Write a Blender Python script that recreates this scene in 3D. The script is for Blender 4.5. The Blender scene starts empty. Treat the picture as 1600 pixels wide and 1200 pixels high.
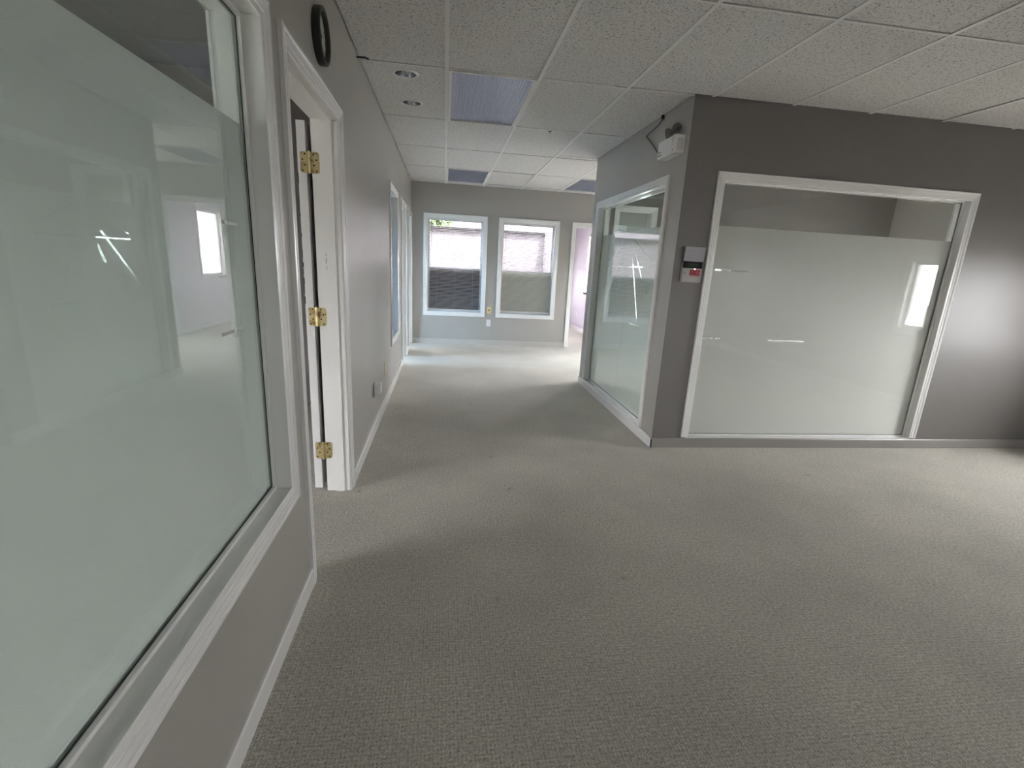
import bpy, bmesh, math, random
from mathutils import Matrix, Vector
random.seed(4)
S = bpy.context.scene
COL = S.collection
PI = math.pi

# ---------------------------------------------------------------- camera
F_PX, YAW, PITCH, ROLL, PPX, PPY, CAM_H = 797.2987, .150444, .263835, .054656, 808.567, 629.117, 1.395
sy, cy, sp, cp, sr, cr = math.sin(YAW), math.cos(YAW), math.sin(PITCH), math.cos(PITCH), math.sin(ROLL), math.cos(ROLL)
fw = Vector((sy*cp, cy*cp, -sp)); rt = Vector((cy, -sy, 0)); up = rt.cross(fw)
r2 = rt*cr + up*sr; u2 = -rt*sr + up*cr
cam_data = bpy.data.cameras.new('camera'); cam = bpy.data.objects.new('camera', cam_data); COL.objects.link(cam)
cam_data.sensor_fit = 'HORIZONTAL'; cam_data.sensor_width = 36.0
cam_data.lens = 36.0*F_PX/1600.0
cam_data.shift_x = (800-PPX)/1600.0; cam_data.shift_y = (PPY-600)/1600.0
cam_data.clip_start = .02
M = Matrix((r2, u2, -fw)).transposed().to_4x4(); M.translation = Vector((0, 0, CAM_H))
cam.matrix_world = M
S.camera = cam

# ---------------------------------------------------------------- light and exposure
SKY = 9.0
w = bpy.data.worlds.new('sky'); S.world = w; w.use_nodes = True
bg = w.node_tree.nodes['Background']
bg.inputs[0].default_value = (.965, .935, .965, 1); bg.inputs[1].default_value = SKY
S.view_settings.view_transform = 'Standard'; S.view_settings.look = 'None'
S.view_settings.gamma = 1.0; S.view_settings.use_curve_mapping = False
S.view_settings.exposure = 2.28
sun = bpy.data.objects.new('sun', bpy.data.lights.new('sun', 'SUN')); COL.objects.link(sun)
sun.data.energy = 8.0; sun.data.angle = .02; sun.data.color = (1, .93, .86)
sun.rotation_euler = (math.radians(34), 0, math.radians(8)); sun.location = (0, -6, 12)
def portal(name, c, n, sx, sz):
    """sky portal in a window opening: guides the sky's own light, gives none itself"""
    l = bpy.data.lights.new(name, 'AREA'); l.shape = 'RECTANGLE'; l.size = sx; l.size_y = sz
    l.cycles.is_portal = True
    o = bpy.data.objects.new(name, l); COL.objects.link(o)
    n = Vector(n); o.matrix_world = Matrix.Translation(c) @ n.to_track_quat('-Z', 'Z').to_matrix().to_4x4()
    return o

# ---------------------------------------------------------------- dimensions
XL, XG, YF, YE, ZC = -.557, 1.703, 3.78, 8.965, 2.595
YG, XR, YB, TH, TL = 6.15, 5.5, -4.0, .12, .133
ZT = 2.78       # walls run up past the hung ceiling

# ---------------------------------------------------------------- materials
def lin(c):
    c = c/255
    return c/12.92 if c <= .04045 else ((c+.055)/1.055)**2.4
def rgb(r, g, b): return (lin(r), lin(g), lin(b), 1)
def mat(name, col, rough=.5, metal=0, spec=.5, coat=0):
    m = bpy.data.materials.new(name); m.use_nodes = True
    b = m.node_tree.nodes['Principled BSDF']
    b.inputs['Base Color'].default_value = col; b.inputs['Roughness'].default_value = rough
    b.inputs['Metallic'].default_value = metal; b.inputs['Specular IOR Level'].default_value = spec
    b.inputs['Coat Weight'].default_value = coat
    return m
def nd(m, t, **k):
    n = m.node_tree.nodes.new(t)
    for a, v in k.items():
        if a.startswith('i_'): n.inputs[a[2:].replace('_', ' ')].default_value = v
        else: setattr(n, a, v)
    return n
def lk(m, a, b): m.node_tree.links.new(a, b)
def ramp(m, fac, stops):
    n = nd(m, 'ShaderNodeValToRGB'); e = n.color_ramp.elements
    e[0].position, e[0].color = stops[0]; e[1].position, e[1].color = stops[1]
    for p, c in stops[2:]:
        x = e.new(p); x.color = c
    lk(m, fac, n.inputs[0]); return n.outputs[0]
def noise(m, scale, detail=3, rough=.55, vec=None):
    n = nd(m, 'ShaderNodeTexNoise'); n.inputs['Scale'].default_value = scale; n.inputs['Detail'].default_value = detail
    n.inputs['Roughness'].default_value = rough
    if vec is None:
        tc = nd(m, 'ShaderNodeNewGeometry'); vec = tc.outputs['Position']
    lk(m, vec, n.inputs['Vector']); return n.outputs['Fac']
def bump(m, h, strength, dist):
    n = nd(m, 'ShaderNodeBump'); n.inputs['Strength'].default_value = strength; n.inputs['Distance'].default_value = dist
    lk(m, h, n.inputs['Height']); lk(m, n.outputs[0], m.node_tree.nodes['Principled BSDF'].inputs['Normal'])
def paint(name, a, b, rough=.55, bs=.12, spec=.5):
    m = mat(name, a, rough, spec=spec)
    lk(m, ramp(m, noise(m, 1.7, 4), [(.3, a), (.7, b)]), m.node_tree.nodes['Principled BSDF'].inputs['Base Color'])
    bump(m, noise(m, 260, 2), bs, .001)
    return m
M_WALL = paint('greige wall paint', rgb(168, 165, 159), rgb(172, 169, 163), .36, .08)
M_WALL_SHADE = paint('wall paint darkened for shade', rgb(112, 109, 106), rgb(116, 113, 110), .45, .10)  # same walls in a darker colour, shade put into the paint
M_TRIM = paint('white trim paint', rgb(226, 226, 224), rgb(232, 232, 229), .2, .04)
M_DOOR = paint('door paint', rgb(222, 222, 222), rgb(230, 230, 230), .3, .05)
M_SLAB = mat('structural soffit', rgb(150, 150, 150), .9)
M_OUT = mat('outside paving', rgb(120, 118, 114), .9)
# carpet
M_CARPET = mat('grey loop carpet', rgb(140, 136, 128), .95, spec=.15)
def carpet():
    m = M_CARPET; g = nd(m, 'ShaderNodeNewGeometry'); P = g.outputs['Position']
    wx = nd(m, 'ShaderNodeTexWave', wave_type='BANDS', bands_direction='X'); wx.inputs['Scale'].default_value = 26; wx.inputs['Distortion'].default_value = 1.5; wx.inputs['Detail Scale'].default_value = 3
    wy = nd(m, 'ShaderNodeTexWave', wave_type='BANDS', bands_direction='Y'); wy.inputs['Scale'].default_value = 22; wy.inputs['Distortion'].default_value = 2.0; wy.inputs['Detail Scale'].default_value = 4
    lk(m, P, wx.inputs[0]); lk(m, P, wy.inputs[0])
    mul = nd(m, 'ShaderNodeMath', operation='ADD'); lk(m, wx.outputs['Fac'], mul.inputs[0]); lk(m, wy.outputs['Fac'], mul.inputs[1])
    n1 = noise(m, 420, 2, .7, P); n2 = noise(m, 75, 5, .95, P); n3 = noise(m, 1.3, 5, .6, P)
    s1 = nd(m, 'ShaderNodeMath', operation='MULTIPLY_ADD'); s1.inputs[1].default_value = .035; lk(m, mul.outputs[0], s1.inputs[0]); lk(m, n1, s1.inputs[2])
    s2 = nd(m, 'ShaderNodeMath', operation='MULTIPLY_ADD'); s2.inputs[1].default_value = .75; lk(m, n2, s2.inputs[0]); lk(m, s1.outputs[0], s2.inputs[2])
    s3 = nd(m, 'ShaderNodeMath', operation='MULTIPLY'); s3.inputs[1].default_value = .8; lk(m, s2.outputs[0], s3.inputs[0])
    c = ramp(m, s3.outputs[0], [(.58, rgb(78, 75, 69)), (.82, rgb(248, 244, 232)), (.68, rgb(168, 163, 151))])
    big = ramp(m, n3, [(.3, (.82, .82, .82, 1)), (.62, (1.04, 1.03, 1.02, 1))])
    mx = nd(m, 'ShaderNodeMix', data_type='RGBA', blend_type='MULTIPLY'); mx.inputs[0].default_value = 1
    lk(m, c, mx.inputs[6]); lk(m, big, mx.inputs[7])
    v = nd(m, 'ShaderNodeTexVoronoi'); v.inputs['Scale'].default_value = 3.1; lk(m, P, v.inputs['Vector'])
    spot = ramp(m, v.outputs['Distance'], [(.012, (.30, .28, .26, 1)), (.09, (1, 1, 1, 1)), (.03, (.72, .70, .68, 1))])
    mx2 = nd(m, 'ShaderNodeMix', data_type='RGBA', blend_type='MULTIPLY'); mx2.inputs[0].default_value = .75
    lk(m, mx.outputs[2], mx2.inputs[6]); lk(m, spot, mx2.inputs[7])
    b = m.node_tree.nodes['Principled BSDF']
    lk(m, mx2.outputs[2], b.inputs['Base Color'])
    b.inputs['Sheen Weight'].default_value = .25; b.inputs['Sheen Roughness'].default_value = .6
    bump(m, s2.outputs[0], .9, .004)
carpet()
# mineral fibre ceiling tile
M_TILE = mat('mineral fibre tile', rgb(214, 213, 210), .9, spec=.2)
def tilemat():
    m = M_TILE; g = nd(m, 'ShaderNodeNewGeometry'); P = g.outputs['Position']
    v = nd(m, 'ShaderNodeTexVoronoi'); v.inputs['Scale'].default_value = 150; lk(m, P, v.inputs['Vector'])
    n = noise(m, 60, 3, .6, P)
    th = nd(m, 'ShaderNodeMath', operation='MULTIPLY_ADD'); lk(m, n, th.inputs[0]); th.inputs[1].default_value = 1.5; th.inputs[2].default_value = -.57
    d = nd(m, 'ShaderNodeMath', operation='SUBTRACT'); lk(m, v.outputs['Distance'], d.inputs[0]); lk(m, th.outputs[0], d.inputs[1])
    r = ramp(m, d.outputs[0], [(.0, (.0, .0, .0, 1)), (.16, (1, 1, 1, 1))])
    mx = nd(m, 'ShaderNodeMix', data_type='RGBA'); mx.inputs[6].default_value = rgb(140, 136, 133); mx.inputs[7].default_value = rgb(224, 222, 219)
    lk(m, r, mx.inputs[0]); lk(m, mx.outputs[2], m.node_tree.nodes['Principled BSDF'].inputs['Base Color'])
    bump(m, r, .8, .002)
tilemat()
M_TEE = mat('white ceiling grid enamel', rgb(230, 229, 226), .5)
M_STEEL = mat('brushed aluminium reflector', rgb(190, 192, 198), .22, 1)
M_LOUVRE = mat('silvered egg crate louvre', rgb(160, 164, 182), .3, .4)
M_HOUSING = mat('white troffer housing', rgb(196, 200, 212), .3)
M_LAMP = mat('fluorescent lamp glass', rgb(235, 235, 235), .25)
M_BRASS = mat('tarnished brass', rgb(206, 186, 128), .32, .85)
lk(M_BRASS, ramp(M_BRASS, noise(M_BRASS, 22, 3), [(.30, rgb(150, 118, 74)), (.5, rgb(226, 212, 160))]), M_BRASS.node_tree.nodes['Principled BSDF'].inputs['Base Color'])
M_DARK = mat('dark screw head', rgb(38, 34, 30), .5, .3)
M_BLACK = mat('black plastic', rgb(26, 25, 25), .4)
M_CLOCKRIM = mat('charcoal clock casing', rgb(40, 40, 36), .45)
M_FACE = mat('clock dial', rgb(190, 190, 184), .5)
M_WHITE = mat('white plastic', rgb(228, 228, 228), .4)
M_CREAM = mat('ivory plastic', rgb(222, 202, 150), .4)
M_GREYP = mat('grey plastic', rgb(164, 162, 158), .45)
M_LCD = mat('lcd glass', rgb(40, 52, 48), .15)
M_RED = mat('red label', rgb(150, 22, 40), .4)
M_SLAT = mat('white aluminium slat', rgb(214, 214, 212), .4)
M_CORD = mat('blind cord', rgb(200, 200, 198), .8)
M_VINYL = mat('window vinyl', rgb(214, 214, 218), .35)
M_GASKET = mat('black gasket', rgb(28, 30, 28), .6)
def glassmat(name, tint, ior=1.5):
    m = bpy.data.materials.new(name); m.use_nodes = True; t = m.node_tree; t.nodes.clear()
    o = nd(m, 'ShaderNodeOutputMaterial'); tr = nd(m, 'ShaderNodeBsdfTransparent'); gl = nd(m, 'ShaderNodeBsdfGlossy')
    gl.inputs['Roughness'].default_value = .0; tr.inputs[0].default_value = tint
    f = nd(m, 'ShaderNodeFresnel'); g = nd(m, 'ShaderNodeNewGeometry')
    # thin pane: both faces reflect as an air-to-glass surface
    k = nd(m, 'ShaderNodeMath', operation='MULTIPLY_ADD'); lk(m, g.outputs['Backfacing'], k.inputs[0]); k.inputs[1].default_value = 1/ior-ior; k.inputs[2].default_value = ior
    lk(m, k.outputs[0], f.inputs[0])
    mx = nd(m, 'ShaderNodeMixShader'); lk(m, f.outputs[0], mx.inputs[0]); lk(m, tr.outputs[0], mx.inputs[1]); lk(m, gl.outputs[0], mx.inputs[2]); lk(m, mx.outputs[0], o.inputs[0])
    return m
M_GLASS = glassmat('green tinted glass', (.935, .985, .975, 1))
M_DIMPANE = glassmat('pane tinted to dim outside', (.47, .47, .475, 1))  # grey tint added to dim the bright outside through the far windows
M_PANE = glassmat('clear window pane', (.97, .985, .98, 1))
def frost(name, colr, tw=.5):
    m = bpy.data.materials.new(name); m.use_nodes = True; t = m.node_tree; t.nodes.clear()
    o = nd(m, 'ShaderNodeOutputMaterial'); tr = nd(m, 'ShaderNodeBsdfTranslucent'); df = nd(m, 'ShaderNodeBsdfDiffuse')
    tr.inputs[0].default_value = colr; df.inputs[0].default_value = colr
    mx = nd(m, 'ShaderNodeMixShader'); mx.inputs[0].default_value = tw
    lk(m, df.outputs[0], mx.inputs[1]); lk(m, tr.outputs[0], mx.inputs[2]); lk(m, mx.outputs[0], o.inputs[0])
    return m
M_FILM = frost('frosted vinyl film', rgb(222, 221, 218), .42)
M_PRIV = frost('pale privacy film', rgb(206, 208, 196), .3)
def screenmat():
    m = bpy.data.materials.new('insect screen'); m.use_nodes = True; t = m.node_tree; t.nodes.clear()
    o = nd(m, 'ShaderNodeOutputMaterial'); tr = nd(m, 'ShaderNodeBsdfTransparent'); df = nd(m, 'ShaderNodeBsdfDiffuse')
    df.inputs[0].default_value = rgb(92, 84, 88); mx = nd(m, 'ShaderNodeMixShader'); mx.inputs[0].default_value = .8
    lk(m, tr.outputs[0], mx.inputs[1]); lk(m, df.outputs[0], mx.inputs[2]); lk(m, mx.outputs[0], o.inputs[0]); return m
M_SCREEN = screenmat()

# ---------------------------------------------------------------- mesh helpers
def link(name, bm, m, parent=None, smooth=False):
    me = bpy.data.meshes.new(name); bmesh.ops.recalc_face_normals(bm, faces=bm.faces); bm.to_mesh(me); bm.free()
    if m: me.materials.append(m)
    if smooth:
        for p in me.polygons: p.use_smooth = True
        me.set_sharp_from_angle(angle=.6)
    o = bpy.data.objects.new(name, me); COL.objects.link(o)
    if parent: o.parent = parent; o.matrix_parent_inverse = parent.matrix_world.inverted()
    return o
def empty(name, loc):
    o = bpy.data.objects.new(name, None); COL.objects.link(o); o.empty_display_size = .1
    o.location = loc; o.matrix_world = Matrix.Translation(loc); return o
def tag(o, label=None, cat=None, group=None, kind=None):
    if label: o['label'] = label
    if cat: o['category'] = cat
    if group: o['group'] = group
    if kind: o['kind'] = kind
    return o
# plane maps: a along the wall, b up, d into the wall (negative: out into the corridor)
def mL(a, b, d): return Vector((XL-d, a, b))
def mG(a, b, d): return Vector((XG+d, a, b))
def mF(a, b, d): return Vector((a, YF+d, b))
def mE(a, b, d): return Vector((a, YE+d, b))
def mR(a, b, d): return Vector((XR+d, a, b))
def mRC(a, b, d): return Vector((4.3+d, a, b))
def mB(a, b, d): return Vector((a, YB-d, b))
def mW(a, b, d): return Vector((-4.7-d, a, b))
def mFR(a, b, d): return Vector((3.03+d, a, b))
def mBK(a, b, d): return Vector((a, YG-d, b))
def mI(a, b, d): return Vector((a, b, d))
def box(bm, mp, a0, a1, b0, b1, d0, d1, bev=0):
    vs = [bm.verts.new(mp(a, b, d)) for d in (d0, d1) for b in (b0, b1) for a in (a0, a1)]
    fs = [bm.faces.new([vs[i] for i in q]) for q in ((0, 1, 3, 2), (4, 6, 7, 5), (0, 4, 5, 1), (2, 3, 7, 6), (0, 2, 6, 4), (1, 5, 7, 3))]
    if bev:
        es = set(e for f in fs for e in f.edges)
        bmesh.ops.bevel(bm, geom=list(es), offset=bev, segments=2, affect='EDGES')
def wall(bm, mp, a0, a1, b0, b1, t, holes):
    A = sorted({a0, a1} | {x for h in holes for x in h[:2]}); B = sorted({b0, b1} | {x for h in holes for x in h[2:]})
    A = [x for x in A if a0 <= x <= a1]; B = [x for x in B if b0 <= x <= b1]
    def solid(i, j):
        if i < 0 or j < 0 or i >= len(A)-1 or j >= len(B)-1: return False
        ca, cb = (A[i]+A[i+1])/2, (B[j]+B[j+1])/2
        return not any(h[0] < ca < h[1] and h[2] < cb < h[3] for h in holes)
    V = {}
    def v(i, j, k):
        if (i, j, k) not in V: V[i, j, k] = bm.verts.new(mp(A[i], B[j], k*t))
        return V[i, j, k]
    for i in range(len(A)-1):
        for j in range(len(B)-1):
            if not solid(i, j): continue
            for k in (0, 1): bm.faces.new([v(i, j, k), v(i+1, j, k), v(i+1, j+1, k), v(i, j+1, k)])
            for di, dj, p, q in ((-1, 0, (i, j), (i, j+1)), (1, 0, (i+1, j), (i+1, j+1)), (0, -1, (i, j), (i+1, j)), (0, 1, (i, j+1), (i+1, j+1))):
                if not solid(i+di, j+dj): bm.faces.new([v(*p, 0), v(*q, 0), v(*q, 1), v(*p, 1)])
PROF = [(0, 0), (0, .008), (.003, .010), (.020, .011), (.024, .014), (.028, .0125), (.042, .0145), (.045, .018), (.050, .0155), (.055, .018), (.064, .019), (.070, .015), (.070, 0)]
def casing(mp, a0, a1, b0, b1, parent, sides='lrtb', W=.07, m=None, flip=1, extra=0.0):
    """mitred colonial casing, one object per length"""
    k = W/.07; pr = [(u*k, h) for u, h in PROF]; out = []
    for s in sides:
        bm = bmesh.new(); ring = []
        for u, h in pr:
            dd = extra - h*flip
            bt = b0-u if 'b' in sides else b0; tp = b1+u if 't' in sides else b1
            if s == 'l': P = (mp(a0-u, bt, dd), mp(a0-u, tp, dd))
            elif s == 'r': P = (mp(a1+u, bt, dd), mp(a1+u, tp, dd))
            elif s == 't': P = (mp(a0-u, b1+u, dd), mp(a1+u, b1+u, dd))
            else: P = (mp(a0-u, b0-u, dd), mp(a1+u, b0-u, dd))
            ring.append([bm.verts.new(p) for p in P])
        for i in range(len(ring)-1): bm.faces.new([ring[i][0], ring[i][1], ring[i+1][1], ring[i+1][0]])
        bm.faces.new([ring[-1][0], ring[-1][1], ring[0][1], ring[0][0]])
        bm.faces.new([r[0] for r in ring]); bm.faces.new([r[1] for r in ring])
        out.append(link('casing', bm, m or M_TRIM, parent))
    return out
LN = .014
def lining(mp, a0, a1, b0, b1, t, parent, bottom=True, m=None):
    bm = bmesh.new(); e = .0005
    box(bm, mp, a0-LN, a0, b0-(LN if bottom else 0), b1+LN, -e, t+e); box(bm, mp, a1, a1+LN, b0-(LN if bottom else 0), b1+LN, -e, t+e)
    box(bm, mp, a0, a1, b1, b1+LN, -e, t+e)
    if bottom: box(bm, mp, a0, a1, b0-LN, b0, -e, t+e)
    return link('jamb', bm, m or M_TRIM, parent)
def hole(a0, a1, b0, b1, bottom=True): return (a0-LN, a1+LN, b0-(LN if bottom else -.0), b1+LN)
def ringbar(mp, a0, a1, b0, b1, w_, d0, d1):
    bm = bmesh.new()
    box(bm, mp, a0, a0+w_, b0, b1, d0, d1); box(bm, mp, a1-w_, a1, b0, b1, d0, d1)
    box(bm, mp, a0+w_, a1-w_, b0, b0+w_, d0, d1); box(bm, mp, a0+w_, a1-w_, b1-w_, b1, d0, d1)
    return bm
def cyl(bm, p0, p1, r0, r1=None, n=16, caps=True):
    p0, p1 = Vector(p0), Vector(p1); r1 = r0 if r1 is None else r1
    ax = (p1-p0).normalized(); x = ax.orthogonal().normalized(); y = ax.cross(x)
    A = [[bm.verts.new(p+(x*math.cos(2*PI*i/n)+y*math.sin(2*PI*i/n))*r) for i in range(n)] for p, r in ((p0, r0), (p1, r1))]
    for i in range(n): bm.faces.new([A[0][i], A[0][(i+1) % n], A[1][(i+1) % n], A[1][i]])
    if caps: bm.faces.new(A[0]); bm.faces.new(A[1])
def lathe(bm, c, ax, prof, n=32, close=False):
    """prof: (radius, height along ax)"""
    c = Vector(c); ax = Vector(ax).normalized(); x = ax.orthogonal().normalized(); y = ax.cross(x); R = []
    for r, h in prof:
        if r < 1e-6: R.append([bm.verts.new(c+ax*h)])
        else: R.append([bm.verts.new(c+ax*h+(x*math.cos(2*PI*i/n)+y*math.sin(2*PI*i/n))*r) for i in range(n)])
    prs = list(zip(R, R[1:])) + ([(R[-1], R[0])] if close else [])
    for A, B in prs:
        for i in range(n):
            j = (i+1) % n
            q = [A[i % len(A)], A[j % len(A)], B[j % len(B)], B[i % len(B)]]
            q = [v for k, v in enumerate(q) if v not in q[:k]]
            if len(q) > 2: bm.faces.new(q)
def tube(bm, pts, r, n=8):
    pts = [Vector(p) for p in pts]; R = []
    for i, p in enumerate(pts):
        t = (pts[min(i+1, len(pts)-1)]-pts[max(i-1, 0)]).normalized(); x = t.orthogonal().normalized() if i == 0 else (R_x-t*R_x.dot(t)).normalized()
        R_x = x; y = t.cross(x); R.append([bm.verts.new(p+(x*math.cos(2*PI*k/n)+y*math.sin(2*PI*k/n))*r) for k in range(n)])
    for A, B in zip(R, R[1:]):
        for i in range(n): bm.faces.new([A[i], A[(i+1) % n], B[(i+1) % n], B[i]])
    bm.faces.new(R[0]); bm.faces.new(R[-1])
def copyto(src, parent, delta):
    c = src.copy(); COL.objects.link(c); c.parent = parent
    c.matrix_parent_inverse = parent.matrix_world.inverted() if parent else Matrix.Identity(4)
    c.location = src.location + Vector(delta); return c
def struct(name, bm, m, label=None):
    o = link(name, bm, m); tag(o, kind='structure')
    if label: o['label'] = label
    return o

# ---------------------------------------------------------------- openings (clear sizes)
W1 = (.37, 1.84, .55, 2.062)       # near left sidelight
D1 = (2.11, 3.0, 0, 2.055)
W2 = (5.60, 6.38, .545, 2.062)
D2 = (6.99, 7.70, 0, 2.055)
D3 = (8.22, 8.87, 0, 2.055)
W3 = (-.284, .620, .555, 2.062)
W4 = (.957, 1.846, .555, 2.062)
D4 = (2.212, 3.02, 0, 2.065)
W5 = (4.092, 5.91, .088, 2.058)    # frosted wall of the glazed office
W6 = (2.010, 4.10, .088, 2.068)
W16 = (3.26, 4.12, .5, 1.6)     # far end of the recess, unseen, added to light the left wall
W17 = (-2.3, -1.2, .6, 1.7)    # far end of the left office, unseen, added to brighten the corridor
W18 = (3.13, 3.40, .1, 1.60)  # opening added so a bright spot shows through the front film slit
W7 = (1.98, 2.38, .1, 2.06)        # back of the glazed office
WR1, WR2, WR3 = (2.1, 3.1, .9, 1.68), (4.15, 5.9, .2, 1.5), (6.8, 8.1, .6, 1.6)
WB = (3.3, 4.3, .9, 1.9)
WL1, WL2 = (-1.7, .9, .3, 1.5), (5.6, 8.5, .2, 1.95)

# ---------------------------------------------------------------- room shell
bm = bmesh.new(); box(bm, mI, -4.83, XR+.12, YB-.12, 13.2, -.1, 0)
struct('floor', bm, M_CARPET, 'grey loop pile carpet with faint stains running down the corridor')
CE = empty('ceiling', (0, 0, ZC)); tag(CE, 'suspended ceiling of white speckled tiles in a white grid', kind='structure')
bm = bmesh.new(); box(bm, mI, -5.3, XR+.6, YB-1.2, YE+TH+.1, 2.80, 2.9); box(bm, mI, 1.97, 3.6, YE+TH+.1, 13.2, 2.80, 2.9)  # overhang past the back wall is added to keep sun out
link('soffit', bm, M_SLAB, CE)
bm = bmesh.new(); wall(bm, mL, YB, YE+TH, 0, ZT, TL, [hole(*W1), hole(*D1), hole(*W2), hole(*D2), hole(*D3)])
struct('wall_left', bm, M_WALL, 'long greige wall on the left with sidelights and door openings')
bm = bmesh.new(); wall(bm, mE, XL, XR, 0, ZT, TH, [hole(*W3), hole(*W4), hole(*D4), hole(*W16)])
struct('wall_far', bm, M_WALL, 'greige end wall with two windows and a doorway')
bm = bmesh.new(); wall(bm, mG, YF+.0025, YG, 0, ZT, TH, [hole(*W5)])
struct('wall_glazed_side', bm, M_WALL, 'greige office wall with large frosted pane facing the corridor')
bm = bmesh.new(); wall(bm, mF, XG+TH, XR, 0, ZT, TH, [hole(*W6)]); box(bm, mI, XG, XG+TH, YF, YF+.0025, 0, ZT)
struct('wall_glazed_front', bm, M_WALL_SHADE, 'shaded office wall with keypad and wide frosted pane')
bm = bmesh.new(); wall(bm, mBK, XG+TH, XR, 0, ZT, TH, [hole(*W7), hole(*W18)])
struct('wall_glazed_back', bm, M_WALL_SHADE)
bm = bmesh.new(); wall(bm, mR, YB, YG, 0, ZT, TH, [hole(*WR1), hole(*WR2)])
struct('wall_right', bm, M_WALL)
bm = bmesh.new(); wall(bm, mRC, YG, YE, 0, ZT, TH, [hole(*WR3)])
struct('wall_recess', bm, M_WALL)
bm = bmesh.new(); wall(bm, mB, XL-TL, XR, 0, ZT, TH, [hole(*WB)])
struct('wall_back', bm, M_WALL)
bm = bmesh.new(); wall(bm, mW, YB, YE+TH, 0, ZT, TH, [hole(*WL1), hole(*WL2)])
struct('wall_west', bm, M_WALL)
bm = bmesh.new(); wall(bm, mE, -4.7, XL-TL, 0, ZT, TH, [hole(*W17)]); struct('wall_office_end', bm, M_WALL)
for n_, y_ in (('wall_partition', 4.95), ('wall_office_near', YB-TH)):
    bm = bmesh.new(); box(bm, mI, -4.7, XL-TL, y_, y_+TH, 0, ZT); struct(n_, bm, M_WALL_SHADE)
# small room behind the far doorway
WF = (10.05, 11.02, .9, 2.05)
bm = bmesh.new(); wall(bm, mFR, YE+TH, 13.1, 0, ZT, TH, [hole(*WF)])
M_SUNTINT = paint('wall paint tinted for sunlight', rgb(208, 202, 211), rgb(212, 206, 214), .4, .1)  # pink cast of the sunlight put into the wall colour
struct('wall_far_room_right', bm, M_SUNTINT, 'pale wall, tinted pink for sunlight, seen through the far doorway')
def mFL(a, b, d): return Vector((2.09-d, a, b))
WQ = (11.6, 12.15, 1.0, 1.45)
bm = bmesh.new(); wall(bm, mFL, YE+TH, 13.1, 0, ZT, TH, [hole(*WQ)]); struct('wall_far_room_left', bm, M_SUNTINT)
bm = bmesh.new(); box(bm, mI, 2.09, 3.03, 12.95, 13.07, 0, ZT); struct('wall_far_room_end', bm, M_SUNTINT)

# baseboards
def baseboard(name, mp, segs, label=None, m=None):
    bm = bmesh.new()
    for a0, a1 in segs:
        V = []
        for a in (a0, a1):
            V.append([bm.verts.new(mp(a, b, -h)) for b, h in ((0, 0), (0, .014), (.074, .014), (.082, .009), (.082, 0))])
        for i in range(5): bm.faces.new([V[0][i], V[0][(i+1) % 5], V[1][(i+1) % 5], V[1][i]])
        bm.faces.new(V[0]); bm.faces.new(V[1])
    return struct(name, bm, m or M_TRIM, label)
baseboard('baseboard_left', mL, [(YB, D1[0]-.07), (D1[1]+.07, D2[0]-.07), (D2[1]+.07, D3[0]-.07)], 'white baseboard along the left corridor wall')
baseboard('baseboard_far', mE, [(XL, D4[0]-.07), (D4[1]+.07, 4.3)], 'off white baseboard under the two far windows', mat('off white baseboard paint', rgb(188, 185, 178), .35))
baseboard('baseboard_glazed_side', mG, [(YF-.014, YG)], 'white baseboard under the side frosted pane')
baseboard('baseboard_glazed_front', mF, [(XG-.0135, XR)], 'baseboard under the front frosted pane, darkened for shade', mat('baseboard paint darkened for shade', rgb(140, 137, 134), .35))  # trim colour lowered here to stand in for shade
baseboard('baseboard_right', mR, [(YB, YF)])
baseboard('baseboard_recess', mRC, [(YG, YE)])
baseboard('baseboard_far_room', mFR, [(YE+TH, 12.95)], 'white baseboard on the pink wall beyond the doorway')
baseboard('baseboard_back', mB, [(XL, XR)])

# ---------------------------------------------------------------- ceiling tiles and grid
XS = [XL] + [-.007+.6144*i for i in range(0, 9)] + [XR]
YS = [YB] + [2.592-1.2288*k for k in range(5, 0, -1)] + [2.592, 3.80, 5.075, 6.26, 7.50, 8.71, YE]
TROFF = {(1, YS.index(3.80)), (1, YS.index(7.50)), (4, YS.index(7.50))}
DOWN = [(-.283, 3.985), (-.283, 4.650)]
BX0, BY0, BY1 = XG, YF, YG
def clip(x0, x1, y0, y1):
    if x1 <= BX0+1e-4 or y1 <= BY0+1e-4 or y0 >= BY1-1e-4: return [(x0, x1, y0, y1)]
    out = []
    if y0 < BY0-.02: out.append((x0, x1, y0, BY0))
    if y1 > BY1+.02: out.append((x0, x1, BY1, y1))
    if x0 < BX0-.02: out.append((x0, BX0, max(y0, BY0), min(y1, BY1)))
    return out
TZ = ZC+.004
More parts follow.
